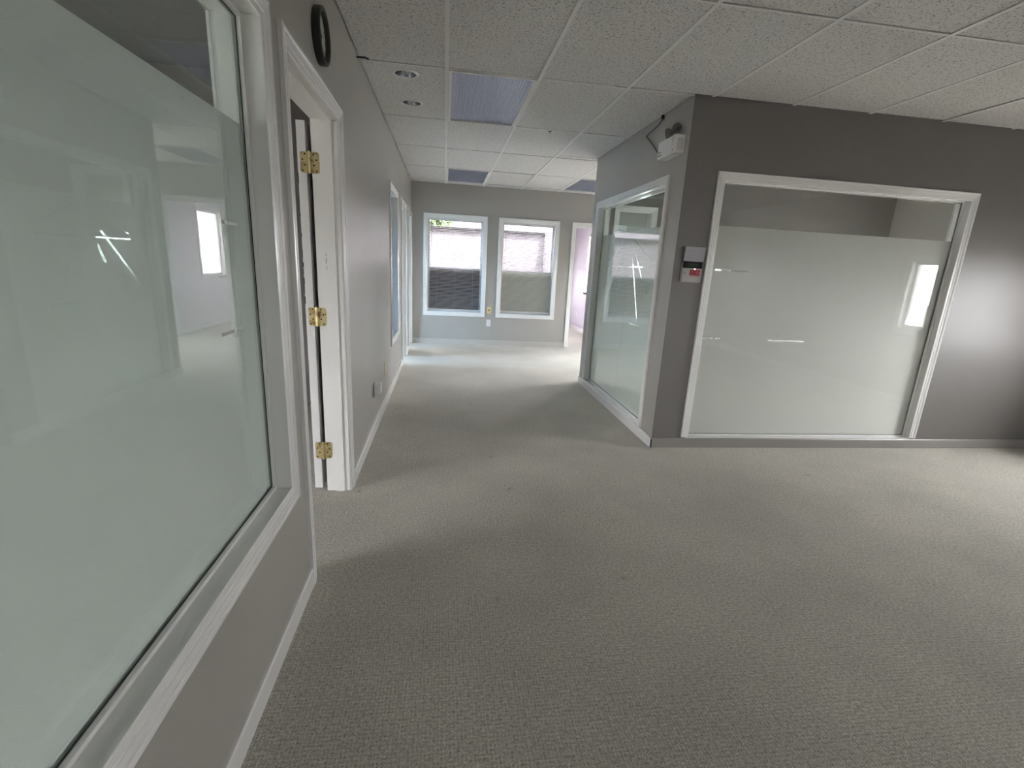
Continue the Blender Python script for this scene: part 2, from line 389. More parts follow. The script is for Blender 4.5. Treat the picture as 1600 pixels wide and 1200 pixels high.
for i in range(len(XS)-1):
    for j in range(len(YS)-1):
        if (i, j) in TROFF: continue
        for (x0, x1, y0, y1) in clip(XS[i], XS[i+1], YS[j], YS[j+1]):
            bm = bmesh.new(); g = .006; lift = random.choice((0, 0, 0, .001, .002, .004))
            if i == 0 and YS[j] == 3.80:
                hs = [(cx_, cy_) for cx_, cy_ in DOWN]
                z0 = TZ
                # tile face with two round holes
                ys = [y0+.0105, (DOWN[0][1]+DOWN[1][1])/2, y1-.0105]
                for k, (cx_, cy_) in enumerate(hs):
                    n = 32; ring, outr = [], []
                    ya, yb = ys[k], ys[k+1]; xa, xb = x0+g, x1-g
                    for q in range(n):
                        a = 2*PI*q/n; c_, s_ = math.cos(a), math.sin(a); ring.append(bm.verts.new((cx_+.075*c_, cy_+.075*s_, z0)))
                        tx = ((xb if c_ > 0 else xa)-cx_)/c_ if abs(c_) > 1e-9 else 1e9
                        ty = ((yb if s_ > 0 else ya)-cy_)/s_ if abs(s_) > 1e-9 else 1e9
                        t = min(tx, ty); outr.append(bm.verts.new((cx_+t*c_, cy_+t*s_, z0)))
                    for q in range(n):
                        bm.faces.new([ring[q], ring[(q+1) % n], outr[(q+1) % n], outr[q]])
                    # fill the corner triangles
                    for cxx, cyy in ((xa, ya), (xb, ya), (xb, yb), (xa, yb)):
                        best = min(range(n), key=lambda q: min((outr[q].co.x-cxx)**2+(outr[q].co.y-cyy)**2, 9)+min((outr[(q+1) % n].co.x-cxx)**2+(outr[(q+1) % n].co.y-cyy)**2, 9))
                        A_, B_ = outr[best], outr[(best+1) % n]
                        if abs(A_.co.x-B_.co.x) > 1e-6 and abs(A_.co.y-B_.co.y) > 1e-6:
                            bm.faces.new([A_, B_, bm.verts.new((cxx, cyy, z0))])
                r = bmesh.ops.extrude_face_region(bm, geom=list(bm.faces))
                for v in [e for e in r['geom'] if isinstance(e, bmesh.types.BMVert)]: v.co.z += .016
            else:
                box(bm, mI, x0+g, x1-g, y0+.0105, y1-.0105, TZ+lift, TZ+lift+.016)
            link('ceiling_tile', bm, M_TILE, CE)
def gridbar(x0, x1, y0, y1):
    bm = bmesh.new(); box(bm, mI, x0, x1, y0, y1, ZC, ZC+.003); 
    if x1-x0 < y1-y0: c_ = (x0+x1)/2; box(bm, mI, c_-.002, c_+.002, y0, y1, ZC+.003, ZC+.035)
    else: c_ = (y0+y1)/2; box(bm, mI, x0, x1, c_-.002, c_+.002, ZC+.003, ZC+.035)
    link('grid_bar', bm, M_TEE, CE)
for x in XS[1:-1]:
    segs = [(YB, YE)] if x < BX0+.012 else [(YB, BY0), (BY1, YE)]
    for a, b in segs: gridbar(x-.012, x+.012, a, b)
for y in YS[1:-1]:
    for i in range(len(XS)-1):
        x0, x1 = XS[i], XS[i+1]
        if BY0 < y+.012 and y-.012 < BY1:
            if x0 >= BX0: continue
            x1 = min(x1, BX0)
        gridbar(x0+(.012 if i else 0), x1-(.012 if x1 < XR and x1 != BX0 else 0), y-.0075, y+.0075)

# ---------------------------------------------------------------- troffers
def troffer(i, j, label):
    x0, x1, y0, y1 = XS[i]+.013, XS[i+1]-.013, YS[j]+.013, YS[j+1]-.013
    t = empty('ceiling_light', ((x0+x1)/2, (y0+y1)/2, ZC)); tag(t, label, 'ceiling light', 'unlit troffer lights in the corridor ceiling')
    bm = bmesh.new(); fz = -.008
    for u0, u1, v0, v1 in ((x0, x0+.022, y0, y1), (x1-.022, x1, y0, y1), (x0+.022, x1-.022, y0, y0+.022), (x0+.022, x1-.022, y1-.022, y1)):
        box(bm, mI, u0, u1, v0, v1, ZC+.003+fz, ZC+.012)
    link('frame', bm, M_TEE, t)
    X0, X1, Y0, Y1 = x0+.022, x1-.022, y0+.022, y1-.022
    bm = bmesh.new(); zt = ZC+.115
    P = [(X0, ZC+.012), (X0+.02, zt), (X1-.02, zt), (X1, ZC+.012)]
    for (xa, za), (xb, zb) in zip(P, P[1:]):
        bm.faces.new([bm.verts.new(q) for q in ((xa, Y0, za), (xb, Y0, zb), (xb, Y1, zb), (xa, Y1, za))])
    for yy in (Y0, Y1): bm.faces.new([bm.verts.new((a, yy, b)) for a, b in P])
    link('housing', bm, M_HOUSING, t)
    for fx in (.3, .7):
        xc = X0+(X1-X0)*fx
        bm = bmesh.new(); cyl(bm, (xc, Y0+.03, ZC+.075), (xc, Y1-.03, ZC+.075), .013, n=12); link('lamp_tube', bm, M_LAMP, t, True)
    bm = bmesh.new(); nx, ny = 25, 50
    for k in range(1, nx):
        x = X0+(X1-X0)*k/nx; box(bm, mI, x-.0016, x+.0016, Y0, Y1, ZC+.0030, ZC+.0052)
    for k in range(1, ny):
        y = Y0+(Y1-Y0)*k/ny; box(bm, mI, X0, X1, y-.0012, y+.0012, ZC+.0032, ZC+.0050)
    o = link('louvre', bm, M_LOUVRE, t); o['kind'] = 'stuff'
    bm = bmesh.new(); n = 44; V = []
    for k in range(n+1):
        x = X0+(X1-X0)*k/n; z = ZC+(.0125 if k % 2 else .0055)
        V.append((bm.verts.new((x, Y0, z)), bm.verts.new((x, Y1, z))))
    for A_, B_ in zip(V, V[1:]): bm.faces.new([A_[0], A_[1], B_[1], B_[0]])
    link('diffuser', bm, M_PRISM, t)
M_PRISM = mat('prismatic acrylic diffuser', rgb(236, 240, 250), .22, .8)
M_PRISM.node_tree.nodes['Principled BSDF'].inputs['Transmission Weight'].default_value = .0
bump(M_PRISM, noise(M_PRISM, 95, 1, .4), .5, .004)
troffer(1, YS.index(3.80), 'nearest unlit ceiling troffer with silvered egg crate louvre, beside the two downlights')
troffer(1, YS.index(7.50), 'unlit ceiling troffer just before the end wall, above the left far window')
troffer(4, YS.index(7.50), 'unlit ceiling troffer partly hidden by the corner of the glazed office')

# recessed downlights
for k, (cx_, cy_) in enumerate(DOWN):
    t = empty('downlight', (cx_, cy_, ZC)); tag(t, ('nearer' if k == 0 else 'farther')+' of the two round recessed downlights in the ceiling tile by the left wall', 'downlight', 'recessed downlights in one tile')
    bm = bmesh.new(); lathe(bm, (cx_, cy_, TZ), (0, 0, -1), [(.072, -.002), (.070, .004), (.078, .007), (.088, .005), (.092, 0), (.092, -.0)], 40); link('trim_ring', bm, M_TEE, t, True)
    bm = bmesh.new(); lathe(bm, (cx_, cy_, TZ), (0, 0, 1), [(.0715, -.003), (.068, .02), (.060, .06), (.045, .10), (.0, .11)], 40); link('reflector', bm, M_STEEL, t, True)
    for q in range(3):
        a = 2*PI*q/3+.5; bm = bmesh.new(); px, py = cx_+.022*math.cos(a), cy_+.022*math.sin(a)
        tube(bm, [(px, py, TZ+.095), (px, py, TZ+.02), (px+.004, py+.003, TZ+.008), (px+.014*math.cos(a+2), py+.014*math.sin(a+2), TZ+.008), (px+.016*math.cos(a+2), py+.016*math.sin(a+2), TZ+.09)], .0065, 8)
        link('lamp_tube', bm, M_LAMP, t, True)

# ---------------------------------------------------------------- frosted glazing
M_DAYFILM = frost('frosted film tinted for daylight', rgb(196, 220, 240), .62)  # blue of the daylight behind it put into the film colour
def film(mp, a0, a1, b0, b1, d, parent, gaps, star=None, m=None):
    bm = bmesh.new(); box(bm, mp, a0, a1, b0, b1, d, d+.0012); f = link('frosted_film', bm, m or M_FILM, parent)
    cb = bmesh.new()
    if not gaps and not star: cb.free(); return f
    for z, x0, x1 in gaps: box(cb, mp, x0, x1, z-.005, z+.005, d-.01, d+.012)
    if star:
        ca, cz = star
        for ang, r0, r1 in ((0, .36, 1.60), (27, .22, .88), (46, .20, .76), (69, .09, .62), (-25, .30, .55), (-46, .24, .90), (-70, .28, .68), (12, .30, .62), (-12, .34, .60)):
            t = math.radians(ang); dx, dz = -math.sin(t), -math.cos(t); nx, nz = -dz, dx
            for d0_ in (0,):
                vs = [cb.verts.new(mp(ca+dx*r+nx*s*.0045, cz+dz*r+nz*s*.0045, dd)) for dd in (d-.01, d+.012) for r in (r0, r1) for s in (-1, 1)]
                for q in ((0, 1, 3, 2), (4, 6, 7, 5), (0, 4, 5, 1), (2, 3, 7, 6), (0, 2, 6, 4), (1, 5, 7, 3)): cb.faces.new([vs[i_] for i_ in q])
    c = link('cutter', cb, None)
    mod = f.modifiers.new('cut', 'BOOLEAN'); mod.operation = 'DIFFERENCE'; mod.solver = 'EXACT'; mod.use_self = True; mod.object = c
    dg = bpy.context.evaluated_depsgraph_get(); me = bpy.data.meshes.new_from_object(f.evaluated_get(dg))
    f.modifiers.clear(); f.data = me
    if not me.materials: me.materials.append(M_FILM)
    bpy.data.objects.remove(c)
    return f
def glazed(name, mp, o, loc, t, label, gaps, star=None, sides='lrtb', W=.07, dg=.06, top=1.762, back=True, glass=None, fm=None):
    w_ = empty(name, loc); tag(w_, label, kind='structure')
    a0, a1, b0, b1 = o
    casing(mp, a0+.004, a1-.004, b0+.004, b1-.004, w_, sides, W)
    lining(mp, a0, a1, b0, b1, t, w_)
    link('glazing_bead', ringbar(mp, a0, a1, b0, b1, .012, dg-.014, dg-.001), M_TRIM, w_)
    link('glazing_bead', ringbar(mp, a0, a1, b0, b1, .012, dg+.010, dg+.022), M_TRIM, w_)
    bm = bmesh.new(); box(bm, mp, a0+.003, a1-.003, b0+.003, b1-.003, dg, dg+.006); link('glass_pane', bm, glass or M_GLASS, w_)
    link('gasket', ringbar(mp, a0+.0121, a1-.0121, b0+.0121, b1-.0121, .0022, dg-.003, dg-.0005), M_GASKET, w_)
    film(mp, a0+.013, a1-.013, b0+.013, top, dg+.0075, w_, gaps, star, fm)
    if back: casing(lambda a, b, d: mp(a, b, t-d), a0+.004, a1-.004, b0+.004, b1-.004, w_, 'lrtb', .06)
    return w_
def gp(o): return [(1.437, o[0]+.02, o[1]-.02), (.905, o[0]+.02, o[1]-.02)]
glazed('window_1', mL, W1, mL((W1[0]+W1[1])/2, W1[2], 0), TL, 'frosted sidelight in the left wall nearest the viewer', [(1.468, 1.62, 1.735), (1.157, 1.55, 1.71)])
glazed('window_2', mL, W2, mL((W2[0]+W2[1])/2, W2[2], 0), TL, 'frosted sidelight, tinted for blue daylight, farther down the left wall', [], glass=M_PANE, fm=M_DAYFILM)
glazed('window_5', mG, W5, mG((W5[0]+W5[1])/2, W5[2], 0), TH, 'large frosted pane with clear sunburst lines facing the corridor', [(1.433, 4.42, 5.62), (.905, 4.45, 4.77)], (4.97, 1.715), 'lrt', .066)
glazed('window_6', mF, W6, mF((W6[0]+W6[1])/2, W6[2], 0), TH, 'wide frosted pane right of the alarm keypad', [(1.437, 2.03, 2.37), (.905, 2.03, 2.14), (.905, 2.165, 2.22), (.905, 2.62, 2.95)], None, 'lrt', .062, glass=M_PANE)
glazed('window_7', mBK, W7, mBK((W7[0]+W7[1])/2, W7[2], 0), TH, 'narrow sidelight at the back of the glazed office', gp(W7), None, 'lrt', .062, top=.4)

glazed('added_window_18', mBK, W18, mBK((W18[0]+W18[1])/2, W18[2], 0), TH, 'narrow sidelight added at the back of the glazed office as a bright spot', [], None, 'lrt', .062, top=.4)

# ---------------------------------------------------------------- doors
def door_frame(name, mp, o, t, label, loc, inner='lrt'):
    d = empty(name, loc); tag(d, label, kind='structure')
    a0, a1, b0, b1 = o
    casing(mp, a0-.005, a1+.005, 0, b1+.005, d, 'lrt', .07)
    casing(lambda a, b, dd: mp(a, b, t-dd), a0-.005, a1+.005, 0, b1+.005, d, inner, .07)
    lining(mp, a0, a1, 0, b1, t, d, bottom=False)
    bm = bmesh.new(); s0, s1 = .03, .078
    box(bm, mp, a0, a0+.010, 0, b1-.010, s0, s1); box(bm, mp, a1-.010, a1, 0, b1-.010, s0, s1); box(bm, mp, a0, a1, b1-.010, b1, s0, s1)
    link('door_stop', bm, M_TRIM, d)
    return d
dr = door_frame('door_1', mL, D1, TL, 'white doorway in the left wall nearest the viewer, door folded back inside', mL((D1[0]+D1[1])/2, 0, 0), 'l')
door_frame('door_2', mL, D2, TL, 'open doorway with pale blue jamb past the far sidelight', mL((D2[0]+D2[1])/2, 0, 0))
door_frame('door_3', mL, D3, TL, 'open doorway at the very end of the left wall', mL((D3[0]+D3[1])/2, 0, 0))
door_frame('door_4', mE, D4, TH, 'open doorway in the end wall right of the windows', mE((D4[0]+D4[1])/2, 0, 0))
# door leaf swung right back against the room side of the wall
XD0, XD1 = -.762, -.718
bm = bmesh.new(); box(bm, mI, XD0, XD1, 3.002, 3.872, .018, 2.045, .0015)
leaf = link('door_panel', bm, M_DOOR, dr)
# worn, chipped corner strip on the door edge
bm = bmesh.new()
for k in range(16):
    z = 1.12+k*.052+random.uniform(-.01, .01)
    if random.random() < .35 and k > 5: continue
    box(bm, mI, XD0-.0006, XD0+random.uniform(.001, .0035), 3.0008, 3.006, z, z+random.uniform(.012, .05))
o = link('chipped_paint', bm, M_DARK, leaf); 
for z in (.262, 1.055, 1.848):
    hb = bmesh.new(); H = .051
    def plate(bm, x0, x1, y0, y1, z0, z1, rc, side):
        pts = []
        for (cx_, cz_, a0_) in (((x1-rc), (z1-rc), 0), ((x0+rc), (z1-rc), 90), ((x0+rc), (z0+rc), 180), ((x1-rc), (z0+rc), 270)):
            rr = rc if ((side > 0) == (cx_ > (x0+x1)/2)) else 0
            if rr == 0:
                pts.append(((x1 if cx_ > (x0+x1)/2 else x0), (z1 if cz_ > (z0+z1)/2 else z0)))
            else:
                for q in range(5):
                    a = math.radians(a0_+90*q/4); pts.append((cx_+rc*math.cos(a), cz_+rc*math.sin(a)))
        A = [bm.verts.new((x, y0, zz)) for x, zz in pts]; B = [bm.verts.new((x, y1, zz)) for x, zz in pts]
        bm.faces.new(A); bm.faces.new(B)
        for i in range(len(A)): bm.faces.new([A[i], A[(i+1) % len(A)], B[(i+1) % len(A)], B[i]])
    plate(hb, -.748, -.706, 2.9985, 3.0015, z-H, z+H, .012, -1)
    plate(hb, -.698, -.653, 2.9975, 3.0, z-H, z+H, .012, 1)
    hg = link('hinge', hb, M_BRASS, dr)
    kb = bmesh.new()
    for q in range(5):
        z0 = z-H+q*2*H/5; cyl(kb, (-.702, 2.993, z0+.0006), (-.702, 2.993, z0+2*H/5-.0006), .0068, n=14)
    cyl(kb, (-.702, 2.993, z-H-.004), (-.702, 2.993, z+H+.004), .0045, n=12)
    link('hinge_knuckle', kb, M_BRASS, hg, True)
    for sx, yy in ((-1, 2.9985), (1, 2.9975)):
        for q, (u, v) in enumerate(((.020, .040), (.033, .013), (.020, -.013), (.033, -.040))):
            sb = bmesh.new(); xx = -.702+sx*(u+.002); lathe(sb, (xx, yy, z+v), (0, -1, 0), [(.0042, 0), (.004, .0008), (0, .0012)], 10)
            link('screw', sb, M_DARK, hg, True)
bm = bmesh.new()
for (x, z0, z1, w_) in ((-.640, 1.345, 1.375, .0012), (-.6395, 1.385, 1.40, .001), (-.638, 1.315, 1.33, .0012)):
    box(bm, mI, x-w_, x+w_, 2.9994, 3.0, z0, z1)
link('paint_scratch', bm, M_DARK, dr)

# ---------------------------------------------------------------- far windows
def far_window(name, o, label, lower):
    a0, a1, b0, b1 = o; cx_ = (a0+a1)/2
    w_ = empty(name, mE(cx_, b0, 0)); tag(w_, label, kind='structure')
    casing(mE, a0-.004, a1+.004, b0-.004, b1+.004, w_, 'lrtb', .07); lining(mE, a0, a1, b0, b1, TH, w_)
    zr = 1.262
    link('window_frame', ringbar(mE, a0, a1, b0, b1, .012, .066, .118), M_VINYL, w_)
    link('upper_sash', ringbar(mE, a0+.012, a1-.012, zr-.02, b1-.012, .014, .094, .114), M_VINYL, w_)
    link('lower_sash', ringbar(mE, a0+.012, a1-.012, b0+.012, zr+.022, .016, .070, .092), M_VINYL, w_)
    bm = bmesh.new(); box(bm, mE, a0+.024, a1-.024, zr-.008, b1-.024, .102, .106); link('upper_pane', bm, M_DIMPANE, w_)
    bm = bmesh.new(); box(bm, mE, a0+.026, a1-.026, b0+.026, zr+.008, .079, .083); link('lower_pane', bm, M_DIMPANE, w_)
    bm = bmesh.new()
    if lower == 'screen': box(bm, mE, a0+.028, a1-.028, b0+.028, zr+.006, .0765, .0775); link('insect_screen', bm, M_SCREEN, w_)
    else: box(bm, mE, a0+.028, a1-.028, b0+.028, zr+.006, .0765, .0775); link('privacy_film', bm, M_PRIV, w_)
far_window('window_3', W3, 'white window in the end wall, left of the pair, dark behind its lower half', 'screen')
far_window('window_4', W4, 'white window in the end wall, right of the pair, pale lower half', 'film')
def blind(o, label, tilt):
    a0, a1, b0, b1 = o; a0 += .004; a1 -= .004
    t = empty('venetian_blind', mE((a0+a1)/2, b1, .03)); tag(t, label, 'blind', 'venetian blinds in the two far windows')
    bm = bmesh.new(); box(bm, mE, a0, a1, b1-.020, b1-.001, .004, .034, .002); link('headrail', bm, M_SLAT, t)
    pitch = .0232; n = int((b1-.032-b0-.03)/pitch); first = None
    for k in range(n):
        z = b1-.032-k*pitch
        if first is None:
            bm = bmesh.new(); A = []
            for a in (a0+.002, a1-.002):
                row = []
                for q in range(5):
                    u = -0.5+q/4; d = .019+u*.024*math.cos(tilt); zz = z+u*.024*math.sin(tilt)+.0018*(1-4*u*u)
                    row.append(bm.verts.new(mE(a, zz, d)))
                A.append(row)
            for q in range(4): bm.faces.new([A[0][q], A[0][q+1], A[1][q+1], A[1][q]])
            bmesh.ops.solidify(bm, geom=list(bm.faces), thickness=.0004)
            first = link('slat', bm, M_SLAT, t); z_first = z
        else: copyto(first, t, (0, 0, z-z_first))
    zb = b1-.032-n*pitch
    bm = bmesh.new(); box(bm, mE, a0+.002, a1-.002, zb-.012, zb+.004, .008, .030, .002); link('bottom_rail', bm, M_SLAT, t)
    for f in (.16, .5, .84):
        a = a0+(a1-a0)*f; bm = bmesh.new()
        for dd in (.0055, .0325): box(bm, mE, a-.0012, a+.0012, zb, b1-.027, dd, dd+.0012)
        link('ladder_cord', bm, M_CORD, t)
    a = a0+.055; bm = bmesh.new(); cyl(bm, mE(a, b1-.03, -.002), mE(a, b1-.46, -.002), .004, n=8); link('tilt_wand', bm, M_GREYP, t)
    bm = bmesh.new(); a = a0+.035; tube(bm, [mE(a, b1-.03, .001), mE(a-.002, b1-.4, .001), mE(a, b1-.72, .001)], .0016, 6); link('pull_cord', bm, M_CORD, t)
    bm = bmesh.new(); lathe(bm, mE(a, b1-.72, .001), (0, 0, -1), [(0, 0), (.005, .004), (.0065, .03), (0, .034)], 10); link('cord_tassel', bm, M_GREYP, t, True)
blind(W3, 'white venetian blind in the left far window, dark glass behind its lower half', .28)
blind(W4, 'white venetian blind in the right far window, pale below the meeting rail', .40)

# ---------------------------------------------------------------- exterior windows out of view and their portals
M_BLUE = glassmat('pane tinted to blue the daylight', (.70, .87, 1, 1))  # tint added to turn the left room's daylight blue
def plain_window(name, mp, o, t, n, nm=2, label=None, pane=None):
    a0, a1, b0, b1 = o; w_ = empty(name, mp((a0+a1)/2, b0, 0)); tag(w_, label, kind='structure')
    casing(mp, a0+.004, a1-.004, b0+.004, b1-.004, w_); lining(mp, a0, a1, b0, b1, t, w_)
    link('window_frame', ringbar(mp, a0, a1, b0, b1, .04, .05, .10), M_VINYL, w_)
    for k in range(1, nm):
        a = a0+(a1-a0)*k/nm; bm = bmesh.new(); box(bm, mp, a-.02, a+.02, b0+.04, b1-.04, .05, .10); link('mullion', bm, M_VINYL, w_)
    bm = bmesh.new(); box(bm, mp, a0+.04, a1-.04, b0+.04, b1-.04, .07, .074); link('window_pane', bm, pane or M_PANE, w_)
    portal('sky_portal', mp((a0+a1)/2, (b0+b1)/2, t+.02), n, a1-a0, b1-b0)
plain_window('fill_window_8', mR, WR1, TH, (-1, 0, 0), 1)  # unseen window added to light the near floor and left wall
plain_window('window_9', mR, WR2, TH, (-1, 0, 0), 2)
plain_window('window_10', mRC, WR3, TH, (-1, 0, 0), 2)
plain_window('window_11', mB, WB, TH, (0, 1, 0), 3)
plain_window('window_12', mW, WL1, TH, (1, 0, 0), 3)
plain_window('window_13', mW, WL2, TH, (1, 0, 0), 3, None, M_BLUE)
plain_window('window_14', mFR, WF, TH, (-1, 0, 0), 1, 'bright window on the pinkish wall beyond the far doorway')
plain_window('window_15', mFL, WQ, TH, (1, 0, 0), 2)
plain_window('fill_window_16', mE, W16, TH, (0, -1, 0), 1)
plain_window('fill_window_17', mE, W17, TH, (0, -1, 0), 2)
for W_ in (W3, W4): portal('sky_portal', mE((W_[0]+W_[1])/2, (W_[2]+W_[3])/2, TH+.02), (0, -1, 0), W_[1]-W_[0], W_[3]-W_[2])

# ---------------------------------------------------------------- outside
bm = bmesh.new(); box(bm, mI, -40, 40, -40, 40, -.2, -.11); struct('ground', bm, M_OUT)
M_STUCCO = paint('white stucco', rgb(168, 164, 172), rgb(176, 172, 180), .9, .3)
nb = empty('garden_wall', (0, 10.6, -.11)); tag(nb, 'sunlit white outbuilding wall outside the two far windows', 'building')
bm = bmesh.new(); box(bm, mI, -6, 1.96, 10.6, 10.8, -.11, 1.995); link('stucco_wall', bm, M_STUCCO, nb)
bm = bmesh.new(); box(bm, mI, -6.1, 1.96, 10.52, 10.9, 2.0, 2.035); link('coping', bm, mat('dark metal coping', rgb(70, 70, 74), .5), nb)
bm = bmesh.new(); box(bm, mI, -6, 1.96, 10.52, 10.6, -.11, 1.22); link('plinth', bm, mat('brown masonry plinth', rgb(72, 62, 62), .9), nb)
hs = empty('sky_cover_house', (0, 16.5, -.11)); tag(hs, 'pale house added to cover the bright sky behind the outbuilding and the tree', 'building')  # added to block the overbright sky strip and its reflection
bm = bmesh.new(); box(bm, mI, -7, 7, 16.5, 22, -.11, 3.1); link('house_wall', bm, M_STUCCO, hs)
bm = bmesh.new()
V = [bm.verts.new(p) for p in ((-7.4, 16.2, 3.1), (7.4, 16.2, 3.1), (7.4, 22.3, 3.1), (-7.4, 22.3, 3.1), (-7.4, 19.25, 4.3), (7.4, 19.25, 4.3))]
for q in ((0, 1, 5, 4), (2, 3, 4, 5), (0, 4, 3), (1, 2, 5), (0, 3, 2, 1)): bm.faces.new([V[i] for i in q])
link('roof', bm, mat('grey shingle roof', rgb(112, 110, 112), .9), hs)
tr = empty('leafy_tree', (-.3, 14.2, -.11)); tag(tr, 'green leafy tree showing above the outbuilding through the left far window', 'tree')
bm = bmesh.new(); tube(bm, [(-.3, 14.2, -.11), (-.25, 14.2, 1.2), (-.3, 14.15, 2.4)], .09, 10); link('trunk', bm, mat('bark', rgb(90, 76, 62), .9), tr)
bm = bmesh.new()
for k in range(900):
    v = Vector((random.gauss(0, 1), random.gauss(0, 1), random.gauss(0, 1))).normalized()*random.uniform(.3, 1.0)
    c = Vector((-.25+v.x*.65, 14.2+v.y*.5, 2.75+v.z*.75)); a = Vector((random.uniform(-1, 1), random.uniform(-1, 1), random.uniform(-1, 1))).normalized(); b = a.orthogonal().normalized()
    bm.faces.new([bm.verts.new(c+a*.09), bm.verts.new(c+b*.045), bm.verts.new(c-a*.09), bm.verts.new(c-b*.045)])
o = link('foliage', bm, mat('leaf green', rgb(150, 176, 128), .6), tr); o['kind'] = 'stuff'

# ---------------------------------------------------------------- wall clock
t = empty('wall_clock', (XL, 2.624, 2.295)); tag(t, 'round charcoal rimmed wall clock high above the nearest doorway', 'clock')
C0, AX = (XL, 2.624, 2.295), (1, 0, 0); R_ = .109
bm = bmesh.new(); lathe(bm, C0, AX, [(0, .0005), (R_-.003, .0005), (R_, .004), (R_, .031), (R_-.003, .035), (R_-.012, .035), (R_-.016, .031), (R_-.018, .012), (0, .012)], 56); link('rim', bm, M_CLOCKRIM, t, True)
bm = bmesh.new(); cyl(bm, (XL+.0122, C0[1], C0[2]), (XL+.0140, C0[1], C0[2]), R_-.0175, n=48); dial = link('dial', bm, M_FACE, t)
for k in range(12):
    a = k*PI/6; bm = bmesh.new(); rr = .078; u, v = math.sin(a), math.cos(a)
    L_ = .010 if k % 3 else .016
    vs = [bm.verts.new((XL+xx, C0[1]+u*(rr+r0)+v*s, C0[2]+v*(rr+r0)-u*s)) for xx in (.0140, .0146) for r0 in (-L_/2, L_/2) for s in (-.0018, .0018)]
    for q in ((0, 1, 3, 2), (4, 6, 7, 5), (0, 4, 5, 1), (2, 3, 7, 6), (0, 2, 6, 4), (1, 5, 7, 3)): bm.faces.new([vs[i_] for i_ in q])
    link('hour_mark', bm, M_BLACK, dial)
for nm, a, L_, w_ in (('hour_hand', 5.9, .045, .003), ('minute_hand', 3.25, .068, .0022), ('second_hand', 3.0, .07, .0008)):
    bm = bmesh.new(); u, v = math.sin(a), math.cos(a)
    vs = [bm.verts.new((XL+xx, C0[1]+u*r0+v*s, C0[2]+v*r0-u*s)) for xx in (.0165, .0175) for r0 in (-.012, L_) for s in (-w_, w_)]
    for q in ((0, 1, 3, 2), (4, 6, 7, 5), (0, 4, 5, 1), (2, 3, 7, 6), (0, 2, 6, 4), (1, 5, 7, 3)): bm.faces.new([vs[i_] for i_ in q])
    link(nm, bm, M_BLACK, t)
bm = bmesh.new(); cyl(bm, (XL+.0138, C0[1], C0[2]), (XL+.0195, C0[1], C0[2]), .005, n=14); link('hub', bm, M_BLACK, t)

# ---------------------------------------------------------------- outlets and plates
def plate_obj(name, mp, a, b, w_, h_, m, label, cat, kindp, group=None):
    t = empty(name, mp(a, b, 0)); tag(t, label, cat, group)
    bm = bmesh.new(); box(bm, mp, a-w_/2, a+w_/2, b-h_/2, b+h_/2, -.006, -.0005, .0018); link('face_plate', bm, m, t)
    if kindp == 'outlet':
        for s in (-1, 1):
            bm = bmesh.new(); box(bm, mp, a-.016, a+.016, b+s*.020-.0135, b+s*.020+.0135, -.0078, -.0055, .001); r_ = link('receptacle', bm, m, t)
            for q in (-.006, .006):
                bm = bmesh.new(); box(bm, mp, a+q-.0012, a+q+.0012, b+s*.020-.003, b+s*.020+.006, -.0082, -.0076); link('slot', bm, M_BLACK, r_)
    elif kindp == 'jack':
        bm = bmesh.new(); box(bm, mp, a-.010, a+.010, b-.016, b+.016, -.010, -.0055, .001); j_ = link('jack', bm, mat('brown socket', rgb(120, 92, 56), .5), t)
    for s in (-1, 1):
        bm = bmesh.new(); p = mp(a, b+s*h_*.42, -.006); q = mp(a, b+s*h_*.42, -.0072); cyl(bm, p, q, .003, n=10); link('screw', bm, M_GREYP, t)
    return t
plate_obj('cable_plate', mE, .768, .603, .072, .117, M_CREAM, 'ivory jack plate between the two far windows', 'wall plate', 'jack')
plate_obj('wall_outlet', mE, .767, .382, .072, .117, M_WHITE, 'white wall outlet below the ivory jack plate', 'outlet', 'outlet')
plate_obj('blank_plate', mL, 4.925, .372, .072, .117, M_CREAM, 'cream cover plate low on the left wall past the plug-in charger', 'wall plate', 'blank')
plate_obj('wall_outlet', mL, 4.15, .345, .072, .117, M_GREYP, 'grey wall outlet behind the plug-in charger on the left wall', 'outlet', 'outlet')
plate_obj('wall_outlet', mFR, 11.86, .355, .072, .117, M_WHITE, 'left outlet of two on the pinkish wall beyond the far doorway', 'outlet', 'outlet')
plate_obj('wall_outlet', mFR, 11.62, .36, .072, .117, M_WHITE, 'right outlet of two on the pinkish wall beyond the far doorway', 'outlet', 'outlet')
t = empty('plug_in_charger', mL(4.15, .36, -.008)); tag(t, 'small white plug-in adapter sticking out low on the left wall', 'charger')
bm = bmesh.new(); box(bm, mL, 4.11, 4.19, .325, .396, -.058, -.0085, .003); link('body', bm, M_WHITE, t)
bm = bmesh.new(); box(bm, mL, 4.105, 4.195, .392, .408, -.062, -.0085, .002); link('cap', bm, M_WHITE, t)
t = empty('window_latch', mFR(10.75, .87, -.02)); tag(t, 'black stay under the bright window on the pinkish wall', 'latch')
bm = bmesh.new(); box(bm, mFR, 10.68, 11.03, .858, .885, -.05, -.021, .004); link('bracket', bm, M_BLACK, t)

